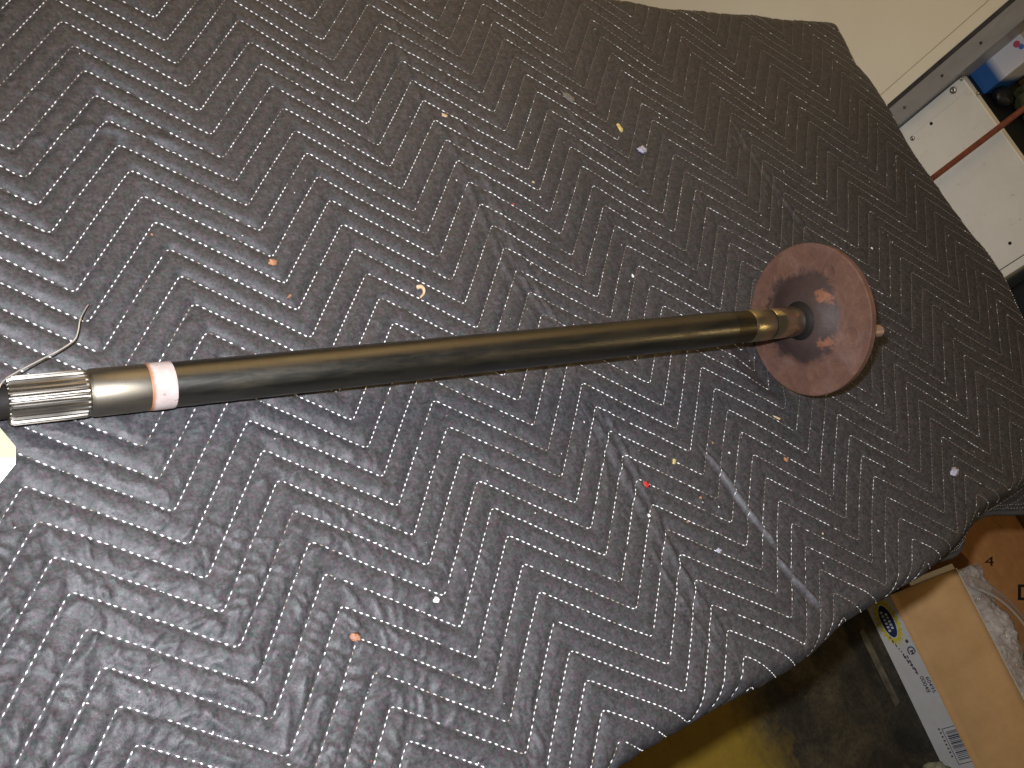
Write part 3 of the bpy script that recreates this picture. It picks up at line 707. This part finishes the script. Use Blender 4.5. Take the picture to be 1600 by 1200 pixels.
def gridmesh(name, P, nu, nv, mat, parent):
    me = bpy.data.meshes.new(name); b = BASE[parent.name]
    me.vertices.add(nu*nv); me.vertices.foreach_set('co', ((P-b)*S).astype(np.float32).ravel())
    i, j = np.meshgrid(np.arange(nu-1), np.arange(nv-1), indexing='ij'); a = (i*nv+j).ravel()
    q = np.stack([a, a+nv, a+nv+1, a+1], 1).astype(np.int32)
    me.loops.add(q.size); me.loops.foreach_set('vertex_index', q.ravel())
    me.polygons.add(len(q)); me.polygons.foreach_set('loop_start', np.arange(0, q.size, 4, dtype=np.int32))
    me.polygons.foreach_set('use_smooth', np.ones(len(q), dtype=bool))
    me.materials.append(mat); me.update(); me.validate()
    o = bpy.data.objects.new(name, me); col.objects.link(o); o.parent = parent; return o
clo = gridmesh('cloth', PTS, NU, NV, CLOTH, bl)
at_ = clo.data.attributes.new('worn_sheen', 'FLOAT', 'POINT'); at_.data.foreach_set('value', WV)
# stitches: one part per zigzag row, every stitch a small raised lozenge of thread
PITCH = 0.205
OCT = np.array([(0, 2, 1), (0, 3, 2), (0, 4, 3), (0, 1, 4), (5, 1, 2), (5, 2, 3), (5, 3, 4), (5, 4, 1)])
def dashes(name, A, B, mat, parent, wd, ht, dimmed_mask=None):
    """lozenges from A to B (n,3)"""
    mid_ = (A+B)/2; t = B-A; L_ = np.linalg.norm(t, axis=1, keepdims=True); t = t/np.maximum(L_, 1e-6)
    upv = np.broadcast_to([0.0, 0.0, 1.0], t.shape); sd = np.cross(upv, t); sd /= np.maximum(np.linalg.norm(sd, axis=1, keepdims=True), 1e-6)
    n3 = np.cross(t, sd); wd = np.asarray(wd).reshape(-1, 1); ht = np.asarray(ht).reshape(-1, 1)
    V = np.stack([A, mid_+sd*wd, mid_+n3*ht, mid_-sd*wd, mid_-n3*ht, B], 1)
    n = len(A); Fc = (OCT[None]+(np.arange(n)*6)[:, None, None]).reshape(-1, 3)
    me = bpy.data.meshes.new(name); b = BASE[parent.name]
    me.vertices.add(n*6); me.vertices.foreach_set('co', ((V.reshape(-1, 3)-b)*S).astype(np.float32).ravel())
    me.loops.add(Fc.size); me.loops.foreach_set('vertex_index', Fc.astype(np.int32).ravel())
    me.polygons.add(len(Fc)); me.polygons.foreach_set('loop_start', np.arange(0, Fc.size, 3, dtype=np.int32))
    me.polygons.foreach_set('use_smooth', np.ones(len(Fc), dtype=bool))
    me.materials.append(mat); me.materials.append(DIMMED)
    if dimmed_mask is not None: me.polygons.foreach_set('material_index', np.repeat(dimmed_mask.astype(np.int32), 8))
    me.update(); me.validate()
    o = bpy.data.objects.new(name, me); col.objects.link(o); o.parent = parent; return o
leg = math.hypot(PA, PB)
for k in range(-6, 33):
    n = int((U1-U0)/PA*leg/PITCH)
    u = U0+(np.arange(n)+rng.random())*PITCH*PA/leg
    u = u[u < U1-0.25]
    du = PITCH*PA/leg*0.40
    drift = 0.012*noise(u*0.4, u*0+k*1.7, 50)
    def at(u_, lift):
        v_ = zzr(u_)-k+drift; return surf(u_, v_, lift), v_
    jit = rng.normal(0, 0.035, len(u))*PITCH
    A, va = at(u+jit-du, 0.020); B, vb = at(u+jit+du, 0.020)
    ok = (va > V0+0.1) & (va < V1-0.1) & (vb > V0+0.1) & (vb < V1-0.1)
    # threads that sank into the cloth or have worn away
    ok &= rng.random(len(u)) > 0.03
    worn = noise(u*0.35, va*0.35, 52) > 0.80
    ok &= ~(worn & (rng.random(len(u)) > 0.35))
    if ok.sum() < 2: continue
    uo, vo = u[ok], va[ok]; n = len(uo)
    back = np.mod(uo/PA, 2.0) > 1.0                            # legs sewn on the return pass pull tighter
    far = np.clip((uo-4)/18, 0, 1)
    loc = noise(uo*0.22, vo*0.22, 61)
    dimmed = rng.random(n) < np.clip(0.02+0.62*far+0.40*np.clip((uo-20)/12, 0, 1)+0.5*loc+0.25*back*np.clip((vo+9)/7, 0, 1)*1.6, 0, 0.97)  # random soiling, plus dimmer light of far rows painted as darker stitches
    tight = 1-0.22*back-0.34*far-0.12*dimmed
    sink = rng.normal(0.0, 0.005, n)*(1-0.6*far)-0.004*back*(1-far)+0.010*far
    ext = 0.22*far[:, None]*(B[ok]-A[ok])
    A = A[ok]-ext; B = B[ok]+ext; A[:, 2] += sink; B[:, 2] += sink
    wv = 0.031*(0.85+0.3*rng.random(n))*tight; hv = 0.030*(0.85+0.3*rng.random(n))*tight
    dashes('stitch_row', A, B, THREAD, bl, wv, hv, dimmed)['kind'] = 'stuff'
# overlocked edge that shows along the far right border
t = np.arange(-28.0, -15.5, 0.15); e_ = np.interp(t, [-29, -24, -21.7, -18.9, -12.5], [45.6, 45.4, 45.6, 46.5, 46.3])
dashes('overlock_seam', surf(e_+0.12, t, 0.03), surf(e_+0.42, t+0.05, 0.03), THREAD, bl, np.full(len(t), 0.035), np.full(len(t), 0.03), (rng.random(len(t)) < 0.45+0.4*(t > -19)))['kind'] = 'stuff'
# hem tape folded round the two visible borders, with its own seam
def hem(uv, name='hem'):
    u_, v_ = uv; P = surf(u_, v_, 0.02); step = 3
    v, f = tube(P[::step], 0.16, 8); mk(name, v, f, HEM, bl, smooth=True)
nh = 700
hu = np.full(nh, U1-0.02); hv_ = np.linspace(V0, V1, nh); hem((hu, hv_))
gu_ = np.linspace(U0, U1, nh*2); hem((gu_, np.full(nh*2, V0+0.02))); hem((gu_, np.full(nh*2, V1-0.02)))
for (fu, fv, L_) in ((lambda t: 0*t+U1-0.30, lambda t: V0+t, V1-V0), (lambda t: U0+t, lambda t: 0*t+V0+0.32, U1-U0), (lambda t: U0+t, lambda t: 0*t+V0+0.55, U1-U0), (lambda t: U0+t, lambda t: 0*t+V1-0.32, U1-U0)):
    t = np.arange(0.1, L_-0.2, 0.17)
    dashes('hem_seam', surf(fu(t), fv(t), 0.03), surf(fu(t+0.12), fv(t+0.12), 0.03), DIMMED, bl, np.full(len(t), 0.022), np.full(len(t), 0.022))['kind'] = 'stuff'

# ------------------------------------------------------------------ the axle shaft; local X runs from the flange to the spline
ay = np.cross([0, 0, 1.0], AD); ay /= np.linalg.norm(ay); az = np.cross(AD, ay)
rot = Matrix((AD.tolist(), ay.tolist(), az.tolist())).transposed()
axl = empty('axle_shaft', AX, 'steel axle shaft with splined end and rusty round flange', 'axle shaft', rot=rot)
def part(name, vf, mat, smooth=True, parent=None):
    o = mk(name, vf[0], vf[1], mat, parent or axl, smooth=smooth, local=True)
    return o
def shade(o, ang=35):
    me = o.data
    me.polygons.foreach_set('use_smooth', np.ones(len(me.polygons), dtype=bool))
    md = o.modifiers.new('edge', 'EDGE_SPLIT'); md.split_angle = math.radians(ang); return o
# flange: plate, raised conical hub
prof = [(-0.36, 0.6), (-0.36, 3.02), (-0.31, 3.09), (-0.04, 3.11), (0.0, 3.07), (0.0, 1.95), (0.05, 1.82), (0.20, 1.50), (0.38, 1.20), (0.47, 0.98), (0.50, 0.84)]
fg = shade(part('flange', lathe(prof, 96), RUST), 30)
shade(part('grease_ring', lathe([(0.42, 0.60), (0.49, 0.80), (0.53, 0.77), (0.60, 0.68), (0.70, 0.625), (0.80, 0.605), (0.82, 0.585)], 64), GREASE))
# pressed stud heads on the face and the one stud that stays in place
for k in range(5):
    th = math.radians(45.5+72*k); y0, z0 = 2.25*math.cos(th), 2.25*math.sin(th)
    V, Fc = lathe([(-0.02, 0.30), (0.006, 0.30), (0.012, 0.285), (0.002, 0.265), (0.004, 0.05)], 24)
    V = [(a, b+y0, c_+z0) for a, b, c_ in V]
    o = part('stud_seat', (V, Fc), RUST)
    if k == 0:
        pr_ = [(-0.30, 0.25)]
        for q in range(26): pr_ += [(-0.42-q*0.05, 0.225 if q % 2 else 0.25)]
        pr_ += [(-1.74, 0.20), (-1.80, 0.12)]
        V, Fc = lathe(pr_, 20); V = [(a, b+y0, c_+z0) for a, b, c_ in V]; Fc = [q[::-1] for q in Fc]
        part('wheel_stud', (V, Fc), STUDM)
# shaft sections
shade(part('bearing_journal', lathe([(0.70, 0.60), (1.0, 0.612), (2.24, 0.615), (2.28, 0.60)], 96), JOUR))
shade(part('journal_groove', lathe([(2.26, 0.585), (2.42, 0.585)], 64), GREASE))
shade(part('collar', lathe([(2.38, 0.60), (2.43, 0.635), (3.40, 0.640), (3.46, 0.63), (3.50, 0.62)], 96), COLLAR))
shade(part('taper', lathe([(3.46, 0.615), (3.7, 0.610), (4.1, 0.615), (4.45, 0.632), (4.52, 0.640)], 96), TAPER))
pr_ = [(4.50, 0.640), (4.9, 0.648), (6, 0.645)]+[(s_, 0.645-0.022*(s_-6)/19.6) for s_ in np.linspace(7, 25.55, 20)]
shade(part('shaft_bar', lathe(pr_, 96), BAR))
shade(part('paint_band', lathe([(25.50, 0.60), (25.53, 0.638), (25.60, 0.650), (26.12, 0.652), (26.20, 0.640)], 96), PINK))
shade(part('neck', lathe([(26.15, 0.625), (26.3, 0.638), (27.60, 0.640), (27.66, 0.61), (27.72, 0.585)], 96), NECK))
# spline: 28 teeth, run-out towards the neck
NT = 28; sub = 8; V = []; Fc = []
sec = [(27.68, 0.0, 0.590), (27.74, 0.10, 0.622), (27.80, 0.35, 0.634), (28.15, 0.85, 0.640), (28.5, 1.0, 0.640), (29.52, 1.0, 0.640), (29.60, 0.6, 0.605), (29.63, 0.0, 0.555)]
nn_ = NT*sub
for s_, dp, ro in sec:
    for k in range(nn_):
        ph = (k % sub)/sub
        tooth = (0, 0, 0.5, 1, 1, 1, 0.5, 0)[k % sub]
        r_ = ro-0.085*dp*tooth; th = 2*math.pi*k/nn_
        V.append((s_, r_*math.cos(th), r_*math.sin(th)))
for i in range(len(sec)-1):
    for k in range(nn_):
        k2 = (k+1) % nn_; Fc.append((i*nn_+k, (i+1)*nn_+k, (i+1)*nn_+k2, i*nn_+k2))
Fc.append(tuple(range(nn_))); Fc.append(tuple((len(sec)-1)*nn_+k for k in range(nn_))[::-1])
shade(part('spline', (V, Fc), SPL), 25)
shade(part('clip_groove', lathe([(29.62, 0.44), (29.88, 0.44)], 48), GREASE))
shade(part('end_button', lathe([(29.86, 0.40), (29.88, 0.50), (30.15, 0.51), (30.22, 0.47), (30.24, 0.2)], 48), NECK))
# wire tied round the end groove, with the tag it holds
wp = [(-22, 672, 0.9), (-14, 640, 1.25), (-3, 609, 1.35), (12, 590, 1.2), (62, 563, 0.95), (95, 546, 0.85), (116, 531, 0.8), (122, 517, 0.8), (125, 500, 0.75), (132, 485, 0.6), (138, 476, 0.5)]
P = catmull([hit(x, y, z) for x, y, z in wp], 8)
v, f = tube(P, np.linspace(0.026, 0.019, len(P)), 8)
tag(mk('wire', v, f, WIRE, smooth=True), 'thin bent steel wire sticking up beside the splined shaft end', 'wire')
tg = empty('paper_tag', hit(-20, 712, 0.1), 'cream cardboard tag at the left edge below the splined end', 'tag')
t_r = hit(25, 712, 0.3)-hit(-60, 706, 0.25); t_r /= np.linalg.norm(t_r); t_u = hit(0, 668, 0.3)-hit(0, 755, 0.3); t_u /= np.linalg.norm(t_u)
pu = [(25, 698, .30), (25, 715, .34), (-75, 712, .30), (-75, 640, .20), (-28, 648, .22), (0, 668, .25)]
pl = [(25, 715.3, .345), (24, 726, .33), (0, 755, .22), (-28, 784, .18), (-75, 786, .18), (-75, 712.3, .305)]
def slab(pts, th=0.03):
    P = [hit(*q) for q in pts]; n = len(P); Q = [p-up*th for p in P]
    return P+Q, [tuple(range(n))[::-1], tuple(range(n, 2*n))]+[((i+1) % n, i, i+n, (i+1) % n+n) for i in range(n)]
v, f = slab(pu); mk('upper_fold', v, f, PAPER, tg)
v, f = slab(pl); mk('lower_fold', v, f, PAPERLIT, tg)

# ------------------------------------------------------------------ crumbs on the blanket, one by one
def chipmat(name, c): return simple(name, c, 0.7, 0, 0.3, 6.0, 0.2, 15).m
CM = dict(yellow=chipmat('yellow_chip', (0.50, 0.40, 0.14)), orange=chipmat('orange_chip', (0.30, 0.145, 0.07)), tan=chipmat('tan_chip', (0.50, 0.36, 0.22)),
          white=chipmat('white_chip', (0.72, 0.70, 0.66)), red=chipmat('red_chip', (0.42, 0.025, 0.02)), lilac=chipmat('lilac_lint', (0.34, 0.33, 0.41)), brown=chipmat('brown_chip', (0.26, 0.125, 0.075)), pale=chipmat('pale_lint', (0.13, 0.125, 0.12)))
def ground(px, py):
    P = hit(px, py); h = height(P[:1]*1.0, P[1:2]*1.0, P[:1]*1.0, P[1:2]*1.0)[0]
    return np.array([*hit(px, py, max(h, 0))[:2], h])
crumbs = [
 (967, 200, 16, 8, 'yellow', 62, 'bright yellow wood chip near the far edge side of the blanket', 'chip', 0.5),
 (1002, 235, 18, 13, 'lilac', 5, 'lilac and orange flake just right of the bright yellow chip', 'flake', 0.45),
 (1010, 757, 14, 9, 'red', 10, 'bright red paint flake on the black blanket', 'flake', 0.4),
 (425, 411, 12, 12, 'orange', 60, 'orange brown chip above the middle of the shaft', 'chip', 0.6),
 (553, 996, 20, 13, 'brown', 20, 'largest reddish brown crumb at a zigzag peak low in the photo', 'crumb', 0.6),
 (681, 938, 10, 9, 'white', 0, 'round white pellet on a stitch line below the shaft', 'pellet', 0.7),
 (1491, 738, 22, 13, 'lilac', 120, 'pale lilac lint tuft near the right edge of the blanket', 'lint', 0.5),
 (1053, 721, 12, 6, 'yellow', 110, 'small yellow chip up and right of the red flake', 'chip', 0.6),
 (1094, 778, 7, 6, 'orange', 60, 'tiny orange chip right of the red flake', 'chip', 0.7),
 (1227, 719, 9, 6, 'orange', 40, 'rusty orange chip below the round flange', 'chip', 0.7),
 (990, 430, 8, 5, 'white', 70, 'tiny white crumb left of the flange, above the shaft', 'crumb', 0.6),
 (694, 181, 11, 6, 'tan', 20, 'tan wood chip beside a stitch in the upper middle', 'chip', 0.5),
 (833, 285, 8, 5, 'tan', 10, 'small tan crumb on the blanket left of the lilac flake', 'crumb', 0.5),
 (237, 367, 6, 6, 'orange', 0, 'tiny orange crumb at the upper left above the painted band', 'crumb', 0.7),
 (888, 152, 26, 15, 'pale', 40, 'flattened grey lint tuft in the upper middle of the blanket', 'lint', 0.12),
 (1075, 815, 7, 5, 'orange', 30, 'tiny orange crumb below the red flake', 'crumb', 0.7),
 (1214, 653, 15, 4, 'tan', 25, 'thin tan splinter under the flange rim', 'splinter', 0.5),
 (1013, 806, 7, 7, 'white', 0, 'tiny white crumb directly below the red flake', 'crumb', 0.8),
 (452, 463, 12, 4, 'brown', -40, 'thin brown splinter just above the shaft left of the curled shaving', 'splinter', 0.4),
 (802, 319, 5, 5, 'red', 0, 'tiny red speck between the curled shaving and the lilac flake', 'speck', 0.6),
 (1123, 860, 10, 8, 'lilac', 0, 'small lilac lint spot left of the long pale crease', 'lint', 0.3),
 (1285, 834, 6, 5, 'tan', 0, 'tiny tan crumb to the right of the long pale crease', 'crumb', 0.6),
 (1139, 708, 6, 5, 'white', 0, 'tiny white crumb on a stitch below the flange', 'crumb', 0.7),
 (1113, 692, 5, 5, 'orange', 0, 'tiny orange speck beside the start of the long crease', 'speck', 0.6),
 (575, 1188, 14, 4, 'red', 20, 'short red thread on a stitch line at the bottom of the photo', 'thread', 0.25),
 (1362, 388, 5, 5, 'white', 0, 'tiny white speck right above the flange', 'speck', 0.6),
]
for (px, py, lw, sw, cm, ang, lab, cat, th) in crumbs:
    g = ground(px, py); depth = float((R @ (g-CAM))[2]); k = depth/F
    d2 = hit(px+math.cos(math.radians(ang))*10, py+math.sin(math.radians(ang))*10)-hit(px, py); d2 /= np.linalg.norm(d2)
    e2 = np.array([-d2[1], d2[0], 0])
    q_ = 0.72 if lw <= 8 else 1.0; a = lw*k*0.47*q_; b = sw*k*0.50*q_; c = max(0.02, th*min(a, b))
    V, Fc = blob((0, 0, 0), 1, 1, 1, int(px) % 50, 0.7, 14, 9)
    V = [g+d2*q[0]*a+e2*q[1]*b+up*(q[2]*c+c*0.75) for q in np.array(V)]
    o = mk(cat, V, Fc, CM[cm], base=g, smooth=True); tag(o, lab, cat, 'crumbs scattered on the blanket')
# curled shaving
P = catmull([ground(x, y)+up*z for x, y, z in ((651, 450, .05), (655, 452, .16), (658, 457, .2), (659, 462, .15), (656, 466, .05))], 8)
v, f = tube(P, np.linspace(0.085, 0.035, len(P)), 8)
tag(mk('shaving', v, f, CM['tan'], smooth=True), 'curled tan wood shaving just above the middle of the shaft', 'shaving', 'crumbs scattered on the blanket')
# dust nobody could count
V = []; Fc = []
n = 220; U = rng.uniform(-8, 45, n); Vv = rng.uniform(-27.8, 0, n)
Z = height(U, Vv, U, Vv)
for x, y, z in zip(U, Vv, Z):
    r_ = abs(rng.normal(0, 0.016))+0.010; b = len(V); a = rng.random()*6
    for k in range(4): V.append((x+r_*math.cos(a+k*1.57)*(0.6 if k % 2 else 1.3), y+r_*math.sin(a+k*1.57)*(0.6 if k % 2 else 1.3), z+0.004))
    V.append((x, y, z+r_*0.9+0.005)); Fc += [(b+k, b+(k+1) % 4, b+4) for k in range(4)]
tag(mk('dust', V, Fc, CM['white'], base=(0, 0, 0)), kind='stuff')
